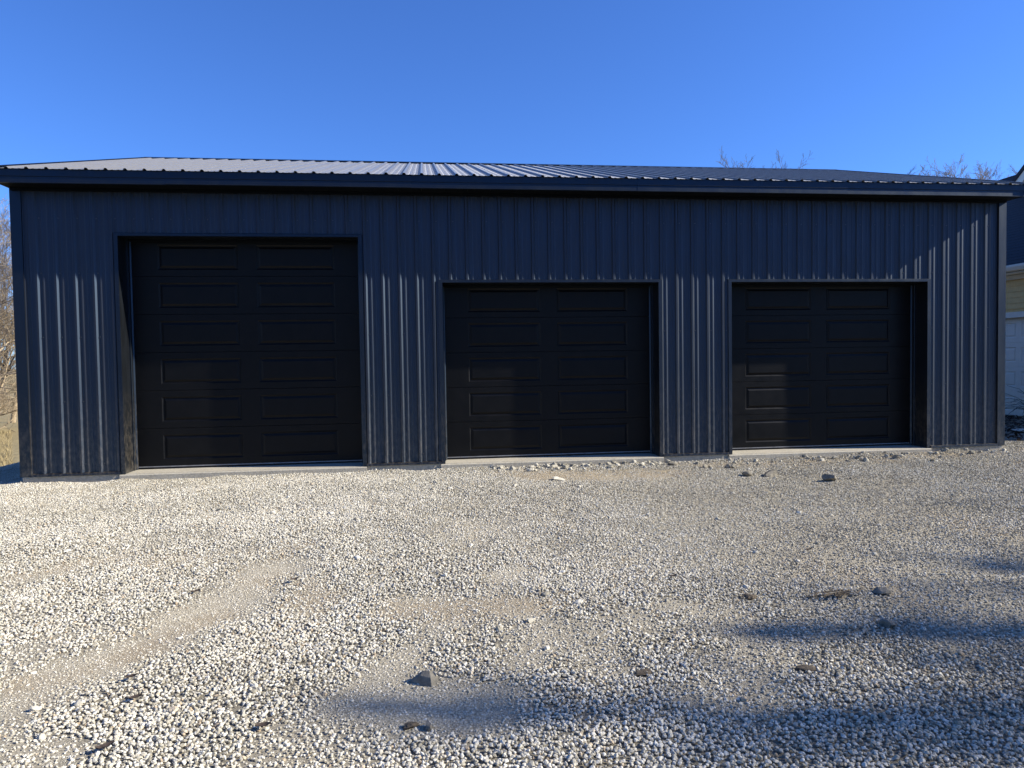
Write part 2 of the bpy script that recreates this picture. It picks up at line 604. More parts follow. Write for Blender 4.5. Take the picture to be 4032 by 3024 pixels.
# side and rear walls
for xs_, nm in ((WX0, -1), (WX1, 1)):
    mb = MB()
    pr = rib_profile(0.012, DEP - 0.012, 0.09)
    def top(y):
        return 3.70 + (RIDGE_Z - 0.10 - 3.70) * (1 - abs(y - RIDGE_Y) / RIDGE_Y)
    for (pa, ha), (pb, hb) in zip(pr[:-1], pr[1:]):
        q = [(xs_ + nm * ha, pa, 0.02), (xs_ + nm * hb, pb, 0.02), (xs_ + nm * hb, pb, top(pb)), (xs_ + nm * ha, pa, top(pa))]
        mb.quad(*(q if nm > 0 else q[::-1]))
    mb.build('side_wall', MT['wall'], garage)
mb = MB()
pr = rib_profile(WX0 + 0.012, WX1 - 0.012, RIB0)
for (pa, ha), (pb, hb) in zip(pr[:-1], pr[1:]):
    mb.quad((pb, DEP + hb, 0.02), (pa, DEP + ha, 0.02), (pa, DEP + ha, 3.70), (pb, DEP + hb, 3.70))
mb.build('rear_wall', MT['wall'], garage)

# corner trim, base trim
for xs_, s in ((WX0, 1), (WX1, -1)):
    for yy, t in ((0, -1), (DEP, 1)):
        w = 0.105 if s > 0 else 0.095
        poly = [(xs_ - s * 0.027, yy + t * 0.027), (xs_ + s * w, yy + t * 0.027), (xs_ + s * w, yy + t * 0.001),
                (xs_ + s * (w - 0.012), yy + t * 0.001), (xs_ + s * (w - 0.012), yy + t * 0.0235), (xs_ - s * 0.0235, yy + t * 0.0235),
                (xs_ - s * 0.0235, yy - t * 0.10), (xs_ - s * 0.027, yy - t * 0.10)]
        MB().prism(poly, 'z', 0.0, 3.668).build('corner_trim', MT['trim'], garage)
spans = [(WX0 + 0.11, DOORS[0][0] - 0.055), (DOORS[0][1] + 0.055, DOORS[1][0] - 0.055), (DOORS[1][1] + 0.055, DOORS[2][0] - 0.055), (DOORS[2][1] + 0.055, WX1 - 0.10)]
for xa, xb in spans:
    MB().prism([(0.0, 0.034), (-0.034, 0.022), (-0.036, -0.004), (-0.030, -0.004), (-0.028, 0.016), (0.0, 0.016)], 'x', xa, xb).build('base_trim', MT['trim'], garage)

# slab
slab = MB().box(WX0 - 0.01, WX1 + 0.01, -0.012, DEP + 0.01, -0.75, -0.006).build('concrete_slab', MT['concrete'], garage, bevel=0.008)
for xa, xb, h in DOORS:
    MB().prism([(-0.055, -0.30), (-0.055, -0.022), (-0.045, -0.012), (0.50, 0.004), (0.50, -0.002), (-0.0105, -0.0065), (-0.0125, -0.30)], 'x', xa - 0.06, xb + 0.05).build('door_sill', MT['concrete'], garage)

# screws: rows of small hex heads on the wall sheets
mb = MB()
for zz in (0.14, 0.95, 1.78, 2.60, 3.30):
    k = 0
    while True:
        c = RIB0 + k * RIB
        k += 1
        if c > WX1 - 0.1:
            break
        for off in (0.050,):
            sx = c + off
            if sx < 0.12 or sx > WX1 - 0.11 or any(a_ - 0.06 < sx < b_ + 0.06 and zz < h_ + 0.03 for a_, b_, h_ in DOORS):
                continue
            ang = [i * math.pi / 3 for i in range(6)]
            mb.prism([(sx + 0.006 * math.cos(t), zz + 0.006 * math.sin(t)) for t in ang], 'y', 0.0, -0.007)
sc = mb.build('screw_heads', MT['screw'], garage)
sc['kind'] = 'stuff'

# ------------------------------------------------------------------ overhead doors


def relief_panel(mb, x0, x1, z0, z1, y):
    """a pressed panel: bevel in, flat groove, bevel out to a raised field (front faces -y)"""
    rings = [(0.0, 0.0), (0.018, 0.013), (0.026, 0.013), (0.054, 0.002)]
    base = len(mb.v)
    for ins, d in rings:
        mb.v += [(x0 + ins, y + d, z0 + ins), (x1 - ins, y + d, z0 + ins), (x1 - ins, y + d, z1 - ins), (x0 + ins, y + d, z1 - ins)]
    for r in range(len(rings) - 1):
        for i in range(4):
            j = (i + 1) % 4
            a0, b0 = base + 4 * r, base + 4 * (r + 1)
            mb.f.append((a0 + i, a0 + j, b0 + j, b0 + i))
    t = base + 4 * (len(rings) - 1)
    mb.f.append((t, t + 1, t + 2, t + 3))


def section(mb, x0, x1, z0, z1, y, holes, hz0, hz1, th=0.045):
    """a door section with openings for its pressed panels; edges rounded over at the joints"""
    e = 0.003
    za, zb = z0 + e, z1 - e
    xsn = [x0] + [v for h in holes for v in h] + [x1]
    for i in range(len(xsn) - 1):
        a_, b_ = xsn[i], xsn[i + 1]
        if i % 2 == 0:
            mb.quad((a_, y, za), (b_, y, za), (b_, y, hz0), (a_, y, hz0))
            mb.quad((a_, y, hz0), (b_, y, hz0), (b_, y, hz1), (a_, y, hz1))
            mb.quad((a_, y, hz1), (b_, y, hz1), (b_, y, zb), (a_, y, zb))
        else:
            mb.quad((a_, y, za), (b_, y, za), (b_, y, hz0), (a_, y, hz0))
            mb.quad((a_, y, hz1), (b_, y, hz1), (b_, y, zb), (a_, y, zb))
    mb.quad((x0, y, zb), (x1, y, zb), (x1, y + 0.003, z1 - 0.001), (x0, y + 0.003, z1 - 0.001))
    mb.quad((x0, y + 0.003, z1 - 0.001), (x1, y + 0.003, z1 - 0.001), (x1, y + th, z1 - 0.001), (x0, y + th, z1 - 0.001))
    mb.quad((x0, y + 0.003, z0 + 0.001), (x1, y + 0.003, z0 + 0.001), (x1, y, za), (x0, y, za))
    mb.quad((x0, y + th, z0 + 0.001), (x1, y + th, z0 + 0.001), (x1, y + 0.003, z0 + 0.001), (x0, y + 0.003, z0 + 0.001))
    mb.quad((x0, y + th, z0), (x0, y + th, z1), (x1, y + th, z1), (x1, y + th, z0))


def overhead_door(parent, x0, x1, z0, z1, y, n, panels, ph, mat, label, fn=None, seal=True):
    """panels: list of (xa, xb); ph: panel height"""
    fn = fn or (lambda p: p)
    d = MB().box(x0, x1, y + 0.012, y + 0.04, z0 + 0.002, z0 + 0.020).xform(fn).build('garage_door', MT['seal'], parent, label=label)
    zr = z0 + 0.034
    if seal:
        MB().box(x0, x1, y - 0.004, y + 0.044, z0 + 0.021, zr).xform(fn).build('bottom_rail', MT['alu'], d)
    hs = (z1 - zr) / n
    for i in range(n):
        a_, b_ = zr + i * hs, zr + (i + 1) * hs
        m = (a_ + b_) / 2
        jy = y + random.uniform(-0.0015, 0.0015)
        mb = MB()
        section(mb, x0, x1, a_, b_, jy, panels, m - ph / 2, m + ph / 2)
        mb.xform(fn).build('door_section', mat, d)
        for pa, pb in panels:
            mb = MB()
            relief_panel(mb, pa, pb, m - ph / 2, m + ph / 2, jy)
            mb.xform(fn).build('raised_panel', mat, d)
    return d


DY = 0.315
dl = ['tall black overhead door of six panelled sections', 'middle black overhead door of five sections, half in shade', 'right-hand black overhead door of five sections near the house']
for (xa, xb, h), lab, n in zip(DOORS, dl, (6, 5, 5)):
    w0, w1 = xa + 0.030, xb - 0.030
    cx_ = (w0 + w1) / 2
    ps = [(cx_ - 0.12 - 1.04, cx_ - 0.12), (cx_ + 0.12, cx_ + 0.12 + 1.04)]
    overhead_door(garage, w0, w1, 0.004, h + 0.03, DY, n, ps, 0.335, MT['door'], lab)
    # jambs, header, stops
    J = 0.012
    for s, xe in ((1, xa), (-1, xb)):
        MB().prism([(xe, -0.024), (xe - s * 0.050, -0.024), (xe - s * 0.050, -0.001), (xe - s * 0.040, -0.001), (xe - s * 0.040, -0.020), (xe - s * J, -0.020),
                    (xe - s * J, 0.42), (xe, 0.42)], 'z', -0.008, h + 0.0).build('jamb_trim', MT['trim'], garage)
        MB().prism([(xe, 0.235), (xe + s * 0.016, 0.235), (xe + s * 0.020, 0.243), (xe + s * 0.020, 0.288), (xe + s * 0.036, 0.300), (xe + s * 0.036, 0.310), (xe, 0.310)], 'z', 0.0, h - 0.001).build('door_stop', MT['trim'], garage)
    MB().prism([(-0.024, h), (-0.024, h + 0.034), (-0.018, h + 0.040), (-0.001, h + 0.040), (-0.001, h + J), (0.42, h + J), (0.42, h)], 'x', xa - 0.050, xb + 0.050).build('head_trim', MT['trim'], garage)
    MB().prism([(0.240, h), (0.240, h - 0.020), (0.290, h - 0.022), (0.308, h - 0.038), (0.312, h - 0.038), (0.312, h)], 'x', xa + 0.037, xb - 0.037).build('head_stop', MT['soffit'], garage)
    MB().box(xa - 0.3, xb + 0.3, 0.43, 0.45, 0, h + 0.3).build('door_backing', MT['void'], garage)

# ------------------------------------------------------------------ roof
RX0, RX1 = WX0 - 0.045, WX1 + 0.075
slope = (RIDGE_Z - EZ) / (RIDGE_Y + OV)
sl_n = math.hypot(1, slope)


def roof_pt(x, t, h, side):
    """t: metres in plan from the eave line, h: proud of the sheet"""
    ny_, nz_ = -slope / sl_n, 1 / sl_n
    y = -OV - 0.025 + t + ny_ * h
    z = EZ + 0.003 + slope * (t - 0.025) + nz_ * h
    if side > 0:
        y = 2 * RIDGE_Y - y
    return (x, y, z)


TL = RIDGE_Y + OV + 0.025 - 0.01
RR0 = 0.116
re_ = [RX0]
x = RR0 - 0.075 - 4 * RIB
while x < RX1 - 0.05:
    x += 4 * RIB
    if RX0 + 0.05 < x < RX1 - 0.05:
        re_.append(x)
re_.append(RX1)
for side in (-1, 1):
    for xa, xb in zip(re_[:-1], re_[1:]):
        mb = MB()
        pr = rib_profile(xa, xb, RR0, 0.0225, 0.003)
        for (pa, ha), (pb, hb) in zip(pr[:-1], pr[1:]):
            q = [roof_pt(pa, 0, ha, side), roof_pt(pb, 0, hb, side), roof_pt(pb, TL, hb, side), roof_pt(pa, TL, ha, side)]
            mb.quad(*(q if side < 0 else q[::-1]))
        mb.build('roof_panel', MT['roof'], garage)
# foam closures under the rib ends
for front in (1, -1):
    sec = [(-OV + 0.03, EZ - 0.05), (-OV + 0.03, EZ + 0.012), (-OV + 0.09, EZ + 0.030), (-OV + 0.09, EZ - 0.05)]
    if front < 0:
        sec = [(2 * RIDGE_Y - p[0], p[1]) for p in sec][::-1]
    MB().prism(sec, 'x', RX0 + 0.008, RX1 - 0.008).build('eave_closure', MT['void'], garage)
# ridge cap: overlapping lengths
xx = RX0 - 0.005
while xx < RX1:
    xe = min(xx + 3.05, RX1 + 0.005)
    mb = MB()
    dz = 0.0015 * random.random()
    o1 = [(RIDGE_Y - 0.17, RIDGE_Z - 0.17 * slope + 0.027 + dz), (RIDGE_Y - 0.03, RIDGE_Z - 0.03 * slope + 0.033 + dz), (RIDGE_Y, RIDGE_Z + 0.036 + dz),
          (RIDGE_Y + 0.03, RIDGE_Z - 0.03 * slope + 0.033 + dz), (RIDGE_Y + 0.17, RIDGE_Z - 0.17 * slope + 0.027 + dz)]
    o2 = [(p[0], p[1] - 0.003) for p in o1][::-1]
    mb.prism(o1 + o2, 'x', xx, xe)
    mb.build('ridge_cap', MT['trim'], garage)
    xx = xe + (0.0005 if xe < RX1 else 1)
# rake trim on both gables, four runs
for xs_, s in ((RX0, -1), (RX1, 1)):
    for side in (-1, 1):
        mb = MB()
        a0, a1 = roof_pt(0, -0.002, 0, side), roof_pt(0, TL + 0.005, 0, side)
        xo, xi = xs_ + s * 0.006, xs_ - s * 0.07
        def P(a_, x_, dz):
            return (x_, a_[1], a_[2] + dz)
        sec = [(xi, 0.0270), (xi, 0.0305), (xo, 0.0305), (xo, -0.135), (xo - s * 0.003, -0.135), (xo - s * 0.003, 0.0270)]
        n = len(mb.v)
        mb.v += [P(a0, *q) for q in sec] + [P(a1, *q) for q in sec]
        m = len(sec)
        for i in range(m):
            j = (i + 1) % m
            mb.f.append((n + i, n + j, n + m + j, n + m + i))
        mb.f += [tuple(range(n, n + m)), tuple(range(n + 2 * m - 1, n + m - 1, -1))]
        mb.build('rake_trim', MT['trim'], garage)
# fascia in lapped lengths, front and rear; soffit boards
fx = RX0
segs = []
for ln in (2.0, 3.05, 3.05, 3.05, 3.05, 3.05):
    if fx >= RX1 - 0.01:
        break
    segs.append((fx, min(fx + ln, RX1)))
    fx += ln
for k, (xa, xb) in enumerate(segs):
    w = 0.0022 * (k % 2)
    tz = random.uniform(-0.003, 0.003)
    for front in (1, -1):
        sec = [(-OV - w, EZ - 0.004), (-OV - w, EZ - 0.088), (-OV + 0.008 - w, EZ - 0.094), (-OV + 0.008 - w, SOF + 0.012 + tz),
               (-OV - 0.010 - w, SOF + 0.004 + tz), (-OV - 0.010 - w, SOF + tz - 0.002), (-OV + 0.02, SOF + tz - 0.002), (-OV + 0.02, EZ - 0.004)]
        if front < 0:
            sec = [(2 * RIDGE_Y - p[0], p[1]) for p in sec][::-1]
        MB().prism(sec, 'x', xa + 0.0004, xb - 0.0004).build('fascia', MT['trim'], garage)
for front in (1, -1):
    xa = RX0 + 0.004
    while xa < RX1 - 0.01:
        xb = min(xa + 0.3048, RX1 - 0.004)
        ys_ = (-OV + 0.021, 0.028) if front > 0 else (2 * RIDGE_Y - 0.028, 2 * RIDGE_Y + OV - 0.021)
        MB().box(xa + 0.002, xb - 0.002, ys_[0], ys_[1], SOF + 0.001, SOF + 0.006).build('soffit_board', MT['soffit'], garage)
        xa = xb
    yy = (-0.058, -0.0285) if front > 0 else (2 * RIDGE_Y + 0.0285, 2 * RIDGE_Y + 0.058)
    MB().box(WX0 + 0.0, WX1 - 0.0, yy[0], yy[1], SOF - 0.034, SOF - 0.0005).build('soffit_channel', MT['soffit'], garage)
    for xe in (RX0 + 0.001, RX1 - 0.004):
        ye = (-OV + 0.021, -0.030) if front > 0 else (2 * RIDGE_Y + 0.030, 2 * RIDGE_Y + OV - 0.021)
        z2 = EZ - 0.02
        MB().box(xe, xe + 0.003, ye[0], ye[1], SOF + 0.007, z2).build('eave_end', MT['trim'], garage)

# ------------------------------------------------------------------ neighbouring house
HX, HY0, HY1 = 18.5, 2.4, 15.0
house = thing('yellow_house', 'pale yellow house with dark shingle roof and white garage door, behind the right corner', 'house', (HX, HY0, -0.1))


def turn(p):
    """front built facing -y at y=0 -> facing -x at x=HX, local x runs towards -y from HY1"""
    return (HX + p[1], HY1 - p[0], p[2])


L = HY1 - HY0
GD0, GD1, GH = HY1 - 8.0, HY1 - 3.1, 2.19
mb = MB()
for xa, xb, za, zb in ((0, GD0, -0.1, 3.06), (GD1, L, -0.1, 3.06), (GD0, GD1, GH, 3.06)):
    mb.box(xa, xb, 0.02, 0.16, za, zb)
hw = mb.xform(turn).build('wall', MT['siding'], house)
z = -0.08
while z < 3.04:
    for xa, xb in ((0, GD0 - 0.11), (GD1 + 0.11, L)) if z < GH + 0.14 else ((0, L),):
        z1 = min(z + 0.128, 3.05)
        MB().prism([(0.0185, z), (0.002, z), (0.014, z1), (0.0185, z1)], 'x', xa, xb).xform(turn).build('siding_board', MT['siding'], hw)
    z += 0.13
MB().box(0.0, 7.8, 0.0, 0.15, -0.1, 3.06).xform(lambda p: (HX + 0.165 + p[0] * 0.98, HY0 + p[1], p[2])).build('end_wall', MT['siding'], house)
MB().prism([(HX + 0.165, 3.061), (HX + 7.80, 3.061), (HX + 3.98, 6.0)], 'y', HY0, HY0 + 0.15).build('gable_wall', MT['siding'], house)
MB().box(HX + 0.165, HX + 7.8, HY1 - 0.15, HY1, -0.1, 3.06).build('rear_wall', MT['siding'], house)
MB().box(HX + 7.65, HX + 7.795, HY0 + 0.16, HY1 - 0.16, -0.1, 3.06).build('side_wall', MT['siding'], house)
for xa, xb, za, zb in ((GD0 - 0.11, GD0, -0.1, GH), (GD1, GD1 + 0.11, -0.1, GH), (GD0 - 0.11, GD1 + 0.11, GH, GH + 0.13)):
    MB().box(xa, xb, -0.012, 0.15, za, zb).xform(turn).build('door_casing', MT['white'], house)
npn = 8
pw = (GD1 - GD0) / npn
hp = [(GD0 + i * pw + 0.07, GD0 + (i + 1) * pw - 0.07) for i in range(npn)]
overhead_door(house, GD0, GD1, -0.09, GH, 0.11, 4, hp, 0.34, MT['gdoor'], 'white panelled garage door', fn=turn, seal=False)
# soffit, frieze, gutter
MB().box(0, L, -0.012, 0.018, 3.06, 3.16).xform(turn).build('frieze_board', MT['white'], house)
MB().box(-0.2, L + 0.2, -0.30, -0.013, 3.165, 3.18).xform(turn).build('soffit', MT['white'], house)
MB().prism([(-0.30, 3.19), (-0.39, 3.22), (-0.43, 3.29), (-0.43, 3.33), (-0.42, 3.33), (-0.41, 3.29), (-0.38, 3.235), (-0.30, 3.205)], 'x', -0.2, L + 0.2).xform(turn).build('gutter', MT['white'], house)
MB().box(-0.2, L + 0.2, -0.299, -0.28, 3.181, 3.36).xform(turn).build('fascia', MT['white'], house)
PITCH = 0.76
RT = 4.0
mb = MB()
mb.prism([(HX - 0.33, 3.31), (HX + RT, 3.31 + PITCH * (RT + 0.33)), (HX + 2 * RT + 0.33, 3.31), (HX + 2 * RT + 0.33, 3.19), (HX + RT, 3.19 + PITCH * (RT + 0.33)), (HX - 0.33, 3.19)], 'y', HY0 - 0.25, HY1 + 0.25)
hr = mb.build('roof', MT['shingle'], house)
for sgn in (-1, 1):
    k = 0
    t = -0.02
    while t < RT + 0.31:
        t1 = min(t + 0.115, RT + 0.33)
        def rp(tt, h):
            xx_ = HX - 0.33 + tt
            if sgn > 0:
                xx_ = 2 * (HX + RT) - xx_
            return (xx_, 3.313 + PITCH * tt + h)
        q = [rp(t, 0.001), rp(t, 0.013), rp(t1 + 0.02, 0.004), rp(t1 + 0.02, 0.001)]
        MB().prism(q if sgn < 0 else q[::-1], 'y', HY0 - 0.27, HY1 + 0.27).build('shingle_course', MT['shingle'], hr)
        t = t1
        k += 1
# the upper storey: a gable facing the garage over the lower roof
UX = 21.3
ay, az = 3.6, 9.48
ly, lz = 7.80, 5.92
for sgn in (-1, 1):
    def my(yv):
        return yv if sgn < 0 else 2 * ay - yv
    q = [(my(ly), lz), (my(ay), az), (my(ay), az - 0.27), (my(ly), lz - 0.27)]
    MB().prism(q, 'x', UX - 0.30, UX - 0.27).build('rake_board', MT['white'], house)
    q = [(my(ly + 0.05), lz - 0.06), (my(ay), az + 0.005), (my(ay), az + 0.13), (my(ly + 0.05), lz + 0.065)]
    MB().prism(q, 'x', UX - 0.33, 29.0).build('upper_roof', MT['shingle'], house)
    q = [(my(ly), lz - 0.28), (my(ay), az - 0.28), (my(ay), az - 0.30), (my(ly), lz - 0.30)]
    MB().prism(q, 'x', UX - 0.269, 28.8).build('rake_soffit', MT['white'], house)
yb = 2 * ay - (ly - 0.35)
MB().prism([(ly - 0.35, 5.0), (ly - 0.35, lz - 0.15), (ay, az - 0.31), (yb, lz - 0.15), (yb, 5.0)], 'x', UX, UX + 0.15).build('upper_gable', MT['gable'], house)
MB().box(UX + 0.151, 28.5, yb, ly - 0.35, 3.0, lz - 0.2).build('upper_wall', MT['gable'], house)

# ------------------------------------------------------------------ rocks, clods and dead leaves


def ico(sub):
    t = (1 + 5 ** 0.5) / 2
    v = [(-1, t, 0), (1, t, 0), (-1, -t, 0), (1, -t, 0), (0, -1, t), (0, 1, t), (0, -1, -t), (0, 1, -t), (t, 0, -1), (t, 0, 1), (-t, 0, -1), (-t, 0, 1)]
    v = [Vector(p).normalized() for p in v]
    f = [(0, 11, 5), (0, 5, 1), (0, 1, 7), (0, 7, 10), (0, 10, 11), (1, 5, 9), (5, 11, 4), (11, 10, 2), (10, 7, 6), (7, 1, 8),
         (3, 9, 4), (3, 4, 2), (3, 2, 6), (3, 6, 8), (3, 8, 9), (4, 9, 5), (2, 4, 11), (6, 2, 10), (8, 6, 7), (9, 8, 1)]
    for _ in range(sub):
        cache, nf = {}, []
        def mid(a_, b_):
            k = (min(a_, b_), max(a_, b_))
            if k not in cache:
                v.append(((v[a_] + v[b_]) / 2).normalized())
                cache[k] = len(v) - 1
            return cache[k]
        for a_, b_, c_ in f:
            x_, y_, z_ = mid(a_, b_), mid(b_, c_), mid(c_, a_)
            nf += [(a_, x_, z_), (b_, y_, x_), (c_, z_, y_), (x_, y_, z_)]
        f = nf
    return v, f


def rock(name, x, y, size, mat, label, cat, seed, flat_=0.7, cuts=9, rough=0.05, aspect=1.25, rot=0.0, group='loose stones lying on the gravel', peak=0.0):
    rr = random.Random(seed)
    size *= 0.75 if name == 'dirt_clod' else 1.0
    v, f = ico(2)
    v = [p.copy() for p in v]
    for _ in range(cuts):
        n = Vector((rr.gauss(0, 1), rr.gauss(0, 1), rr.gauss(0, 1))).normalized()
        d = rr.uniform(0.38, 0.80)
        v = [p - n * (p.dot(n) - d) if p.dot(n) > d else p for p in v]
    mb = MB()
    z0 = float(ground_z(x, y))
    ca, sa = math.cos(rot), math.sin(rot)
    for p in v:
        k = 1 + rr.uniform(-rough, rough)
        px, py, pz = p.x * aspect * k, p.y * k, p.z * flat_ * k
        if peak and pz > 0:
            px *= 1 - peak * pz / flat_
            py *= 1 - peak * pz / flat_
        mb.v.append((x + size / 2 * (px * ca - py * sa), y + size / 2 * (px * sa + py * ca), z0 + size / 2 * (pz + flat_ * 0.55)))
    mb.f = f
    o = mb.build(name, mat)
    return tag(o, label, cat, group)


pk = MB()
z0 = float(ground_z(5.12, -6.33)) - 0.012
pts = [(-0.078, 0.022, 0.0), (-0.020, -0.022, 0.0), (0.036, -0.052, 0.0), (0.070, -0.012, 0.0), (0.052, 0.046, 0.0), (0.0, 0.062, 0.0), (-0.050, 0.052, 0.0),
       (-0.052, 0.018, 0.026), (-0.012, -0.010, 0.052), (0.032, -0.034, 0.046), (0.056, -0.006, 0.036), (0.036, 0.032, 0.048), (-0.016, 0.040, 0.042), (0.026, -0.006, 0.070), (-0.004, 0.012, 0.064)]
pk.v = [(5.12 + a_ * 1.1, -6.33 + b_ * 1.1, z0 + c_ * 1.05) for a_, b_, c_ in pts]
pk.f = [(0, 1, 8, 7), (1, 2, 9, 8), (2, 3, 10, 9), (3, 4, 11, 10), (4, 5, 12, 11), (5, 6, 12), (6, 0, 7, 12), (7, 8, 14), (8, 9, 13, 14), (9, 10, 13), (10, 11, 13), (11, 12, 14, 13), (12, 7, 14)]
tag(pk.build('rock', MT['rock'], bevel=0.003), 'largest foreground rock, peaked and grey, throwing a dark pointed shadow', 'rock', 'loose stones lying on the gravel')
rock('rock', 5.145, -6.76, 0.052, MT['rock'], 'small grey rock right beside a brown clod at bottom centre', 'rock', 5, 0.95, 8, 0.03, 0.9)
rock('dirt_clod', 5.07, -6.74, 0.075, MT['clod'], 'brown crumbly clod touching a small grey rock at bottom centre', 'clod', 6, 0.45, 4, 0.14, 1.3, 0.2)
rock('rock', 9.93, -1.80, 0.20, MT['rock'], 'blocky grey rock alone on gravel in front of the right-hand door', 'rock', 8, 0.75, 12, 0.02, 1.1, 0.4, peak=0.15)
rock('rock', 9.43, -1.31, 0.19, MT['rock'], 'dark grey low rock, right one of a pair near the right-hand door', 'rock', 9, 0.6, 9, 0.04, 1.3)
rock('rock', 9.14, -1.26, 0.15, MT['rock'], 'dark grey low rock, left one of a pair near the right-hand door', 'rock', 10, 0.65, 9, 0.04, 1.2, 0.8)
rock('rock', 6.76, -1.05, 0.14, MT['rock_pale'], 'pale flat rock on tan dirt below the middle door sill', 'rock', 12, 0.45, 9, 0.03, 1.5)
rock('dirt_clod', 7.17, -5.48, 0.10, MT['clod'], 'dark brown clod on bright gravel right of centre', 'clod', 14, 0.55, 4, 0.13, 1.3, 0.3)
rock('rock', 7.72, -6.06, 0.095, MT['rock'], 'squarish grey rock in the shaded gravel at right', 'rock', 15, 0.7, 11, 0.02, 1.1, -0.3)
rock('dirt_clod', 6.98, -6.50, 0.085, MT['clod'], 'matted dark clod in the shaded gravel, lower right', 'clod', 16, 0.4, 3, 0.16, 1.6, -0.3)
rock('rock', 8.03, -5.55, 0.10, MT['rock'], 'rounded grey rock behind a flat twig heap at right', 'rock', 17, 0.6, 7, 0.04, 1.3)
rock('rock', 5.73, -5.70, 0.055, MT['rock_pale'], 'small white rock at the edge of the central tan dust patch', 'rock', 18, 0.7, 9, 0.03, 1.2)
rock('dirt_clod', 6.17, -6.44, 0.09, MT['clod'], 'flat brown clod where the tree shade begins, lower middle', 'clod', 19, 0.35, 3, 0.16, 1.5, 0.3)
rock('rock', 10.78, -0.16, 0.065, MT['rock_pale'], 'small white stone against the sill of the right-hand door, left of another', 'rock', 20, 0.9, 9, 0.03, 1.0)
rock('rock', 11.50, -0.17, 0.055, MT['rock_pale'], 'small cream stone against the sill of the right-hand door, right of another', 'rock', 21, 0.7, 9, 0.03, 1.2)
rock('rock', 8.52, -0.30, 0.13, MT['rock'], 'grey broken stone at the right jamb of the middle door', 'rock', 22, 0.7, 9, 0.04, 1.1)
rock('rock', 2.63, -5.55, 0.05, MT['rock_pale'], 'small white rock beside the wheel track at left', 'rock', 23, 0.75, 9, 0.03, 1.2)


def leaf(x, y, ln, rot, seed, label):
    ln *= 0.75
    rr = random.Random(seed)
    mb = MB()
    z0 = float(ground_z(x, y)) + 0.022
    n = 7
    ca, sa = math.cos(rot), math.sin(rot)
    rows = []
    for i in range(n):
        t = i / (n - 1)
        w = ln * 0.24 * math.sin(math.pi * min(1, t * 0.93 + 0.05)) ** 0.8 + 0.001
        cz_ = 0.22 * ln * (t - 0.45) ** 2 * 2 + 0.02 * ln * rr.uniform(-1, 1)
        row = []
        for s, dz in ((-1, 0.16), (-0.5, 0.05), (0, 0), (0.5, 0.06), (1, 0.2)):
            lx_, ly_ = (t - 0.5) * ln, s * w * rr.uniform(0.85, 1.1)
            row.append((x + lx_ * ca - ly_ * sa, y + lx_ * sa + ly_ * ca, z0 + cz_ + dz * ln * 0.5 * rr.uniform(0.7, 1.3)))
        rows.append(row)
    for r in rows:
        mb.v += r
    top_n = len(mb.v)
    mb.v += [(p[0], p[1], p[2] - 0.0012) for p in mb.v]
    for i in range(n - 1):
        for j in range(4):
            a_ = i * 5 + j
            mb.f.append((a_, a_ + 5, a_ + 6, a_ + 1))
            mb.f.append((top_n + a_, top_n + a_ + 1, top_n + a_ + 6, top_n + a_ + 5))
    o = mb.build('dead_leaf', MT['brown_leaf'], smooth=True)
    return tag(o, label, 'leaf', 'dead leaves blown onto the gravel')


leaf(3.59, -4.78, 0.085, 0.5, 1, 'dead brown leaf on the far end of the left wheel track')
leaf(3.69, -6.08, 0.080, 0.25, 2, 'dark curled leaf on the near edge of the left wheel track')
leaf(3.80, -6.31, 0.075, 0.5, 3, 'brown leaf on gravel just below the left wheel track')
leaf(4.45, -6.67, 0.085, 0.1, 4, 'reddish brown leaf on gravel left of the shaded dust patch')
leaf(3.86, -6.76, 0.09, 0.6, 5, 'tan leaf at the bottom left corner of the yard')
leaf(4.21, -4.64, 0.08, 0.4, 6, 'faded leaf on dust right of the left wheel track')
leaf(6.82, -5.06, 0.07, 0.0, 7, 'rusty leaf on bright gravel right of centre')
leaf(8.10, -4.55, 0.08, 0.1, 8, 'brown leaf on the gravel at mid right')

# a flat heap of twigs
mb = MB()
rr = random.Random(5)
for i in range(26):
    cx_, cy_ = 7.72 + rr.gauss(0, 0.06), -5.58 + rr.gauss(0, 0.018)
    an, ln = rr.gauss(0.1, 0.35), rr.uniform(0.05, 0.16)
    z0 = float(ground_z(cx_, cy_)) + rr.uniform(0.012, 0.035)
    dx, dy = math.cos(an) * ln / 2, math.sin(an) * ln / 2
    w = rr.uniform(0.002, 0.005)
    nxv, nyv = -math.sin(an) * w, math.cos(an) * w
    a_, b_ = (cx_ - dx, cy_ - dy, z0), (cx_ + dx, cy_ + dy, z0 + rr.uniform(-0.01, 0.012))
    n = len(mb.v)
    for q in (a_, b_):
        mb.v += [(q[0] + nxv, q[1] + nyv, q[2]), (q[0] - nxv, q[1] - nyv, q[2]), (q[0], q[1], q[2] + w * 1.6)]
    mb.f += [(n, n + 1, n + 4, n + 3), (n + 1, n + 2, n + 5, n + 4), (n + 2, n, n + 3, n + 5), (n, n + 2, n + 1), (n + 3, n + 4, n + 5)]
tag(mb.build('twig_heap', MT['clod']), 'flat heap of dark twigs and straw on gravel at right', 'twigs')

# ------------------------------------------------------------------ gravel (uncountable)


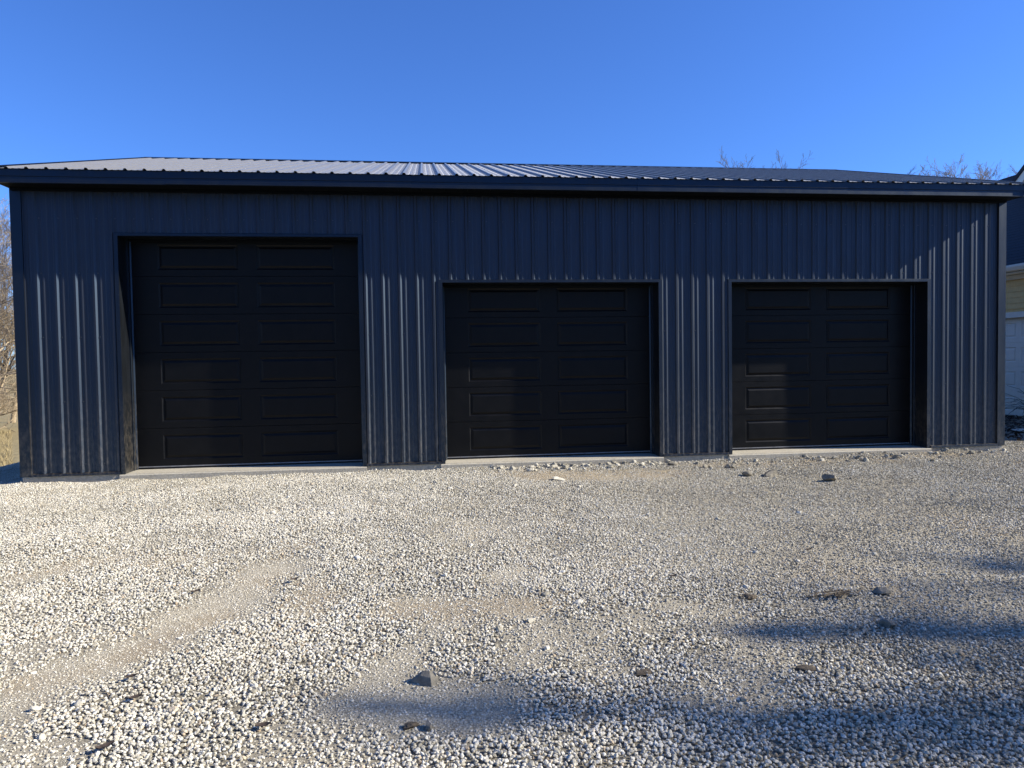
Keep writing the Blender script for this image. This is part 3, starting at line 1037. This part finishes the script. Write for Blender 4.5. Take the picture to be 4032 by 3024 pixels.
def gravel_points():
    fx_, fy_ = math.sin(yaw), math.cos(yaw)
    out = []
    for layer, (sp, smin, smax, lift) in enumerate(((0.0168, 0.0052, 0.0102, 0.45), (0.015, 0.0028, 0.0066, 0.6), (0.26, 0.014, 0.024, 0.5))):
        gx_, gy_ = np.arange(-4.5, 18.0, sp), np.arange(-8.0, 2.6, sp)
        X, Y = np.meshgrid(gx_, gy_)
        X = (X + rng.uniform(-0.5, 0.5, X.shape) * sp * 1.1).ravel()
        Y = (Y + rng.uniform(-0.5, 0.5, Y.shape) * sp * 1.1).ravel()
        dx, dy = X - CAM.x, Y - CAM.y
        dep = dx * fx_ + dy * fy_
        lat = np.abs(dx * fy_ - dy * fx_)
        keep = (dep > 1.8) & (lat < 0.73 * dep * 1.10 + 0.9)
        inside = (X > WX0 - 0.02) & (X < WX1 + 0.02) & (Y > -0.025)
        for xa, xb, _h in DOORS:
            inside |= (X > xa - 0.07) & (X < xb + 0.06) & (Y > -0.065)
        keep &= ~inside & (X > pad_edge(Y) - 0.6)
        keep &= ~((X > 14.2) & (Y > 0.9 - 0.2 * (X - 14.2)))
        X, Y = X[keep], Y[keep]
        m = dust_mask(X, Y)
        r = rng.random(X.shape)
        thin = vnoise(X, Y, 0.16, 8)
        if layer == 0:
            k = r < 1.0 - 0.90 * np.clip(m * 1.0 + (thin - 0.5) * 0.75 * (m > 0.08), 0, 1)
        elif layer == 1:
            k = r < 0.06 + 0.62 * m * (0.35 + 1.2 * thin)
        else:
            k = r < 0.30 * (1 - 0.6 * m)
        X, Y, m = X[k], Y[k], m[k]
        n = len(X)
        s = rng.uniform(smin, smax, n) * (1 - 0.28 * m)
        S = np.stack([s * rng.uniform(0.85, 1.35, n), s * rng.uniform(0.8, 1.1, n), s * rng.uniform(0.6, 0.95, n)], 1)
        Z = ground_z(X, Y) + s * (lift - 0.55 * m) + (rng.uniform(0, 0.009, n) * (1 - m) if layer == 0 else 0)
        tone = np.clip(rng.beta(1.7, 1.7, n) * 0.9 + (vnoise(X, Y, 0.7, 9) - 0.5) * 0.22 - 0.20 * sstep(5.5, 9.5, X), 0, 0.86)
        br = rng.random(n)
        tone = np.where(br < 0.035, rng.uniform(0.88, 1.0, n), tone)
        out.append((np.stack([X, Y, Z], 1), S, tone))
    # rubble raked up along the sills
    n = 420
    X = np.concatenate([rng.uniform(6.0, 8.6, 260), rng.uniform(8.6, 13.7, 160)])
    Y = np.concatenate([-0.07 - np.abs(rng.normal(0, 0.16, 260)), -0.08 - np.abs(rng.normal(0, 0.35, 160))])
    s = 0.008 + 0.032 * rng.random(n) ** 2.5
    S = np.stack([s * rng.uniform(0.9, 1.4, n), s * rng.uniform(0.8, 1.1, n), s * rng.uniform(0.6, 0.95, n)], 1)
    out.append((np.stack([X, Y, ground_z(X, Y) + s * 0.45], 1), S, rng.uniform(0.0, 0.42, n)))
    P = np.concatenate([o[0] for o in out])
    S = np.concatenate([o[1] for o in out])
    T = np.concatenate([o[2] for o in out])
    return P, S, T


P, S, T = gravel_points()
print('gravel stones', len(P))
me = bpy.data.meshes.new('gravel')
me.vertices.add(len(P))
me.vertices.foreach_set('co', P.astype(np.float32).ravel())
R = np.stack([rng.normal(0, 0.35, len(P)), rng.normal(0, 0.35, len(P)), rng.uniform(0, 6.283, len(P))], 1)
for nm, arr, ty, key in (('rot', R, 'FLOAT_VECTOR', 'vector'), ('scl', S, 'FLOAT_VECTOR', 'vector'), ('tone', T, 'FLOAT', 'value')):
    a = me.attributes.new(nm, ty, 'POINT')
    a.data.foreach_set(key, arr.astype(np.float32).ravel())
a = me.attributes.new('kindex', 'INT', 'POINT')
a.data.foreach_set('value', rng.integers(0, 6, len(P)).astype(np.int32))
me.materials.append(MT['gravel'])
gravel = bpy.data.objects.new('gravel', me)
col.objects.link(gravel)
gravel['kind'] = 'stuff'
tag(gravel, 'loose pale grey limestone gravel covering the yard', 'gravel')
ng = bpy.data.node_groups.new('gravel_nodes', 'GeometryNodeTree')
ng.interface.new_socket('Geometry', in_out='INPUT', socket_type='NodeSocketGeometry')
ng.interface.new_socket('Geometry', in_out='OUTPUT', socket_type='NodeSocketGeometry')
N = ng.nodes.new
gi, go = N('NodeGroupInput'), N('NodeGroupOutput')
jn = N('GeometryNodeGeometryToInstance')
for i in range(6):
    ic = N('GeometryNodeMeshIcoSphere')
    ic.inputs['Radius'].default_value = 1.0
    ic.inputs['Subdivisions'].default_value = 2
    ps = N('GeometryNodeInputPosition')
    nz = N('ShaderNodeTexNoise')
    nz.noise_dimensions = '4D'
    nz.inputs['W'].default_value = 3.7 * i + 1.3
    nz.inputs['Scale'].default_value = 0.95
    nz.inputs['Detail'].default_value = 1.5
    vm = N('ShaderNodeVectorMath')
    vm.operation = 'SUBTRACT'
    vm.inputs[1].default_value = (0.5, 0.5, 0.5)
    vs = N('ShaderNodeVectorMath')
    vs.operation = 'SCALE'
    vs.inputs['Scale'].default_value = 1.9
    sp_ = N('GeometryNodeSetPosition')
    smt = N('GeometryNodeSetMaterial')
    smt.inputs['Material'].default_value = MT['gravel']
    lk = ng.links.new
    lk(ps.outputs[0], nz.inputs['Vector'])
    lk(nz.outputs['Color'], vm.inputs[0])
    lk(vm.outputs[0], vs.inputs[0])
    lk(ic.outputs['Mesh'], sp_.inputs['Geometry'])
    lk(vs.outputs[0], sp_.inputs['Offset'])
    ssm = N('GeometryNodeSetShadeSmooth')
    ssm.inputs['Shade Smooth'].default_value = False
    lk(sp_.outputs[0], ssm.inputs[0])
    lk(ssm.outputs[0], smt.inputs['Geometry'])
    lk(smt.outputs[0], jn.inputs[0])
iop = N('GeometryNodeInstanceOnPoints')
iop.inputs['Pick Instance'].default_value = True


def named(nm, ty):
    q = N('GeometryNodeInputNamedAttribute')
    q.data_type = ty
    q.inputs['Name'].default_value = nm
    return q.outputs[0]


e2r = N('FunctionNodeEulerToRotation')
lk(gi.outputs[0], iop.inputs['Points'])
lk(jn.outputs[0], iop.inputs['Instance'])
lk(named('kindex', 'INT'), iop.inputs['Instance Index'])
lk(named('rot', 'FLOAT_VECTOR'), e2r.inputs[0])
lk(e2r.outputs[0], iop.inputs['Rotation'])
lk(named('scl', 'FLOAT_VECTOR'), iop.inputs['Scale'])
lk(iop.outputs[0], go.inputs[0])
md = gravel.modifiers.new('gravel', 'NODES')
md.node_group = ng

# ------------------------------------------------------------------ trees


def tree_mesh(seed, height, levels, counts, spread, lean=0.0, first=0.25, rad=0.16, min_r=0.004, up=0.25, curl=0.25):
    """returns (trunk MB, crown MB), base at the origin"""
    rr = random.Random(seed)
    trunk, crown = MB(), MB()

    def tube(mb, path, radii, sides):
        n = len(mb.v)
        for i, (p, r) in enumerate(zip(path, radii)):
            d = (path[min(i + 1, len(path) - 1)] - path[max(i - 1, 0)]).normalized()
            a_ = d.orthogonal().normalized()
            b_ = d.cross(a_)
            for k in range(sides):
                an = 2 * math.pi * k / sides
                q = p + (a_ * math.cos(an) + b_ * math.sin(an)) * r
                mb.v.append((q.x, q.y, q.z))
        for i in range(len(path) - 1):
            for k in range(sides):
                j = (k + 1) % sides
                mb.f.append((n + i * sides + k, n + i * sides + j, n + (i + 1) * sides + j, n + (i + 1) * sides + k))

    def grow(start, d, length, r, lev):
        segs_ = 7 if lev == 0 else (5 if lev == 1 else (4 if lev == 2 else 3))
        path, radii = [start.copy()], [r]
        p, dd = start.copy(), d.copy()
        for i in range(segs_):
            dd = (dd + Vector((rr.gauss(0, curl), rr.gauss(0, curl), rr.gauss(0, curl) + up * 0.35)) * (0.35 if lev == 0 else 0.6)).normalized()
            p = p + dd * length / segs_
            path.append(p.copy())
            radii.append(max(min_r, r * (1 - 0.82 * (i + 1) / segs_)))
        tube(trunk if lev == 0 else crown, path, radii, (9, 6, 4, 3, 3, 3)[lev])
        if lev + 1 >= levels:
            return
        n = counts[lev]
        for k in range(n):
            t = first + (1 - first) * (k + rr.random()) / n if lev == 0 else 0.18 + 0.82 * (k + rr.random()) / n
            fi = t * segs_
            i = min(int(fi), segs_ - 1)
            q = path[i].lerp(path[i + 1], fi - i)
            rq = radii[i] + (radii[i + 1] - radii[i]) * (fi - i)
            base = (path[i + 1] - path[i]).normalized()
            side = base.orthogonal().normalized()
            side.rotate(Matrix.Rotation(rr.uniform(0, 6.283) + k * 2.4, 3, base))
            an = math.radians(rr.uniform(28, 62)) * spread
            nd = base * math.cos(an) + side * math.sin(an)
            ln = length * (rr.uniform(0.42, 0.68) * (1.15 - 0.55 * t) if lev == 0 else rr.uniform(0.35, 0.62) * (1.1 - 0.4 * t))
            grow(q, nd, ln, max(min_r, rq * rr.uniform(0.45, 0.65)), lev + 1)

    grow(Vector((0, 0, -0.1)), Vector((lean, 0.02, 1)).normalized(), height * 0.8, rad, 0)
    return trunk, crown


TREES = {}


def plant_tree(key, name, label, group, x, y, rot=0.0, sc=1.0, z=None):
    root = bpy.data.objects.new(name, None)
    col.objects.link(root)
    tag(root, label, 'tree', group)
    root.location = (x, y, float(ground_z(x, y)) if z is None else z)
    root.rotation_euler = (0, 0, rot)
    root.scale = (sc, sc, sc)
    for pn, me_ in TREES[key]:
        o = bpy.data.objects.new(pn, me_)
        col.objects.link(o)
        o.parent = root
    return root


def reg_tree(key, mat, *args, **kw):
    t, c = tree_mesh(*args, **kw)
    res = []
    for pn, mb in (('trunk', t), ('crown', c)):
        me_ = bpy.data.meshes.new(pn)
        me_.from_pydata(mb.v, [], mb.f)
        me_.polygons.foreach_set('use_smooth', [True] * len(me_.polygons))
        me_.materials.append(mat)
        res.append((pn, me_))
    TREES[key] = res


reg_tree('a', MT['bark_pale'], 21, 13.0, 5, (13, 7, 6, 4), 1.0, rad=0.17, min_r=0.007)
reg_tree('b', MT['bark'], 22, 12.0, 5, (12, 7, 6, 4), 1.1, lean=0.25, rad=0.20, min_r=0.007)
reg_tree('c', MT['bark_grey'], 23, 14.0, 5, (17, 8, 7, 4), 0.8, rad=0.20, min_r=0.0075, up=0.5)
reg_tree('d', MT['bark_pale'], 24, 4.0, 4, (14, 8, 5), 1.2, first=0.04, rad=0.05, min_r=0.006)

# woods at left, seen past the garage corner
GL = 'bare trees of the wood beyond the field'
plant_tree('b', 'bare_tree', 'dark forked bare tree leaning at the left edge, past the garage corner', GL, -19.6, 31.6, 2.6, 0.95)
plant_tree('a', 'bare_tree', 'pale straight bare tree standing nearest the garage corner at left', GL, -19.4, 33.5, 0.4, 0.9)
plant_tree('a', 'bare_tree', 'tallest pale bare tree at the left edge of the wood', GL, -22.0, 35.0, 3.4, 1.05)
plant_tree('c', 'bare_tree', 'grey upright bare tree deeper in the wood at left', GL, -22.2, 38.5, 1.0, 0.95)
plant_tree('b', 'bare_tree', 'brown spreading bare tree behind the pale ones at left', GL, -24.5, 40.5, 4.5, 1.0)
plant_tree('a', 'bare_tree', 'slender pale bare tree far back in the wood at left', GL, -24.0, 44.0, 5.2, 1.05)
plant_tree('c', 'bare_tree', 'farthest grey bare tree in the wood at left', GL, -27.5, 47.5, 2.0, 1.1)
GS = 'bare shrubs along the edge of the wood'
for k, (x, y, r, s, lab) in enumerate(((-18.9, 30.6, 0.2, 1.0, 'twiggy tan shrub at the field edge, beside the garage corner'),
                                       (-20.0, 30.9, 1.9, 1.15, 'broad tan shrub at the field edge, farther left'),
                                       (-19.6, 32.6, 3.6, 1.4, 'tall tan shrub under the pale bare tree'),
                                       (-20.9, 33.6, 5.0, 1.4, 'dense tan shrub under the forked dark tree'),
                                       (-21.5, 36.5, 2.5, 1.6, 'tan shrub between the trees deeper in the wood'),
                                       (-18.6, 32.0, 4.4, 1.3, 'upright tan shrub half hidden by the garage corner'),
                                       (-21.3, 32.2, 2.9, 1.6, 'tan shrub at the very left edge of the picture'),
                                       (-20.4, 35.2, 1.2, 1.9, 'tall tan shrub behind the first row of the wood'),
                                       (-22.6, 37.2, 5.6, 2.1, 'tallest tan shrub in the wood at left'),
                                       (-23.0, 38.5, 0.9, 1.7, 'rear tan shrub in the wood at left'))):
    o = plant_tree('d', 'bare_shrub', lab, GS, x, y, r, s)
    o['category'] = 'shrub'

# bare tree tops behind the roof, right
GR = 'bare tree tops showing above the roof'
for x, y, r, s, k, lab in ((25.9, 38, 0.3, 1.03, 'c', 'leftmost bare tree top above the roof'),
                           (30.0, 38, 2.2, 1.06, 'c', 'spiky bare tree top above the roof, second from the left'),
                           (40.6, 38, 4.0, 1.00, 'c', 'low bare tree top at the left end of the right-hand clump'),
                           (42.8, 40, 3.0, 1.04, 'c', 'bare tree top second from the left in the right-hand clump'),
                           (44.8, 38.5, 5.1, 1.07, 'c', 'tallest bare tree top, in the middle of the right-hand clump'),
                           (46.9, 39.5, 0.6, 1.02, 'c', 'bare tree top right of the tallest one in the right-hand clump'),
                           (49.0, 39, 1.2, 1.03, 'c', 'bare tree top just left of the house gable')):
    plant_tree(k, 'bare_tree', lab, GR, x, y, r, s)


# evergreens outside the frame at right, whose shade falls on the yard
def conifer_mesh(seed, height, radius, base):
    rr = random.Random(seed)
    t, c = MB(), MB()
    n = 10
    for i in range(n):
        pass
    for a0, a1, r0, r1 in ((0, 0.5, 0.20, 0.13), (0.5, 1.0, 0.13, 0.02)):
        m = len(t.v)
        for zz, r in ((a0 * height, r0), (a1 * height, r1)):
            for k in range(8):
                an = k * math.pi / 4
                t.v.append((r * math.cos(an), r * math.sin(an), zz))
        for k in range(8):
            j = (k + 1) % 8
            t.f.append((m + k, m + j, m + 8 + j, m + 8 + k))
    z = base
    while z < height:
        fr = (z - base) / (height - base)
        R_ = radius * (1 - fr) ** 0.75 * (0.55 + 0.45 * min(1, fr * 6)) + 0.12
        nb = 6
        for b in range(nb):
            an = rr.uniform(0, 6.283)
            Lb = R_ * rr.uniform(0.6, 1.1)
            d = Vector((math.cos(an), math.sin(an), -0.12 + 0.35 * fr))
            steps = max(3, int(Lb / 0.13))
            for sidx in range(steps):
                q = d * (Lb * (sidx + 0.4) / steps) + Vector((0, 0, z))
                for w in range(2):
                    e = Vector((rr.gauss(0, 1), rr.gauss(0, 1), rr.gauss(0, 0.5))).normalized()
                    ln = rr.uniform(0.12, 0.26)
                    o_ = e.orthogonal().normalized() * rr.uniform(0.018, 0.035)
                    p0 = q + Vector((rr.gauss(0, 0.06), rr.gauss(0, 0.06), rr.gauss(0, 0.04)))
                    c.quad(p0 - o_, p0 + e * ln, p0 + o_)
        z += rr.uniform(0.16, 0.26)
    return t, c


t, c = conifer_mesh(5, 11.5, 3.0, 1.6)
res = []
for pn, mb, mt in (('trunk', t, MT['bark']), ('crown', c, MT['needle'])):
    me_ = bpy.data.meshes.new(pn)
    me_.from_pydata(mb.v, [], mb.f)
    me_.materials.append(mt)
    res.append((pn, me_))
TREES['e'] = res
ORD = ('first', 'second', 'third', 'fourth', 'fifth', 'sixth', 'seventh', 'eighth', 'ninth', 'tenth', 'eleventh', 'twelfth', 'thirteenth')
for k in range(13):  # evergreen row added out of view so the metal wall reflects dark
    plant_tree('e', 'evergreen_tree', ORD[k] + ' evergreen from the west in an unseen row added behind the photographer to darken the wall reflections', 'unseen evergreen row added for the wall reflections',
               -22 + 4.1 * k + random.uniform(-0.5, 0.5), -27 + random.uniform(-1.5, 1.5), k * 1.3, random.uniform(1.0, 1.25))
GE = 'evergreens at the right of the yard'
plant_tree('e', 'evergreen_tree', 'evergreen right of the yard nearest the house, outermost of three', GE, 28.6, -8.3, 0.0, 0.98)
plant_tree('e', 'evergreen_tree', 'middle evergreen of three right of the yard', GE, 26.8, -9.3, 2.0, 1.0)
plant_tree('e', 'evergreen_tree', 'tallest evergreen of three right of the yard, farthest from the house', GE, 27.0, -10.25, 4.0, 1.12)

GB = 'bare trees at the right of the yard'
plant_tree('c', 'bare_tree', 'bare tree right of the yard in front of the evergreens', GB, 27.0, -12.2, 2.7, 0.86)

# ------------------------------------------------------------------ bed at the right: mulch, yucca, edging stone
mb = MB()
rr = random.Random(3)
for i in range(4200):
    x, y = rr.uniform(14.0, 18.3), rr.uniform(0.4, 9.0)
    if y < 0.95 - 0.15 * (x - 14.2) + rr.gauss(0, 0.1):
        continue
    z0 = float(ground_z(x, y)) + rr.uniform(0.0, 0.05)
    an, ln, w = rr.uniform(0, 6.283), rr.uniform(0.03, 0.09), rr.uniform(0.008, 0.02)
    dx, dy = math.cos(an), math.sin(an)
    tz = rr.gauss(0, 0.35)
    a_ = Vector((x - dx * ln / 2, y - dy * ln / 2, z0 - tz * ln / 2))
    b_ = Vector((x + dx * ln / 2, y + dy * ln / 2, z0 + tz * ln / 2))
    s = Vector((-dy * w, dx * w, rr.gauss(0, 0.3) * w))
    u_ = Vector((0, 0, 0.006))
    n = len(mb.v)
    mb.v += [tuple(q) for q in (a_ - s, a_ + s, b_ + s, b_ - s, a_ - s + u_, a_ + s + u_, b_ + s + u_, b_ - s + u_)]
    for q in ((0, 3, 2, 1), (4, 5, 6, 7), (0, 1, 5, 4), (1, 2, 6, 5), (2, 3, 7, 6), (3, 0, 4, 7)):
        mb.f.append(tuple(n + i_ for i_ in q))
mu = mb.build('mulch', MT['mulch'])
mu['kind'] = 'stuff'
tag(mu, 'dark brown wood mulch between the garage and the house', 'mulch')
rock('edging_stone', 16.1, 2.05, 0.42, MT['rock_pale'], 'flat white edging stone in the mulch at the right edge', 'stone', 31, 0.22, 8, 0.02, 1.6, 0.5, group=None)
yu = thing('yucca_plant', 'spiky dark green plant in front of the white garage door at right edge', 'plant', (17.05, 2.85, float(ground_z(17.05, 2.85))))
for i in range(34):
    an = i * 2.399 + rr.uniform(-0.2, 0.2)
    el = math.radians(rr.uniform(12, 80))
    ln = rr.uniform(0.55, 0.85)
    mb = MB()
    prev = None
    bx, by, bz = 17.05, 2.85, float(ground_z(17.05, 2.85)) + 0.25
    sd = Vector((-math.sin(an), math.cos(an), 0))
    rows = []
    for k in range(5):
        t_ = k / 4
        e_ = el - 0.5 * t_ * t_
        p_ = Vector((bx + math.cos(an) * ln * t_ * math.cos(e_), by + math.sin(an) * ln * t_ * math.cos(e_), bz + ln * t_ * math.sin(e_)))
        w = 0.022 * (1 - t_) ** 0.7 + 0.0012
        rows.append([p_ - sd * w, p_ + Vector((0, 0, -0.006)), p_ + sd * w])
    for r_ in rows:
        mb.v += [tuple(q) for q in r_]
    for k in range(4):
        for j in range(2):
            a_ = k * 3 + j
            mb.f.append((a_, a_ + 1, a_ + 4, a_ + 3))
    mb.build('leaf', MT['yucca'], yu)
MB().prism([(17.05 + 0.06 * math.cos(k * 0.785), 2.85 + 0.06 * math.sin(k * 0.785)) for k in range(8)], 'z', -0.12, 0.2).build('stem', MT['bark'], yu)

# ------------------------------------------------------------------ dry grass of the low field at left
mb = MB()
for i in range(9000):
    dep = rr.uniform(26, 46)
    lat = -rr.uniform(0.545, 0.66) * dep
    x = CAM.x + lat
    y = CAM.y + dep
    if y > 36 and rr.random() < 0.5:
        continue
    z0 = float(ground_z(x, y)) - 0.01
    h, w = rr.uniform(0.08, 0.34), rr.uniform(0.006, 0.014)
    an = rr.uniform(0, 6.283)
    bx_, by_ = rr.gauss(0, 0.12), rr.gauss(0, 0.12)
    dx, dy = math.cos(an) * w, math.sin(an) * w
    mb.quad((x - dx, y - dy, z0), (x + dx, y + dy, z0), (x + bx_, y + by_, z0 + h))
g_ = mb.build('dry_grass', MT['straw'])
g_['kind'] = 'stuff'
tag(g_, 'dry tan grass of the low field at left', 'grass')

# ------------------------------------------------------------------ render settings
scene.render.engine = 'CYCLES'
scene.cycles.max_bounces = 6
scene.cycles.diffuse_bounces = 3
scene.cycles.glossy_bounces = 3
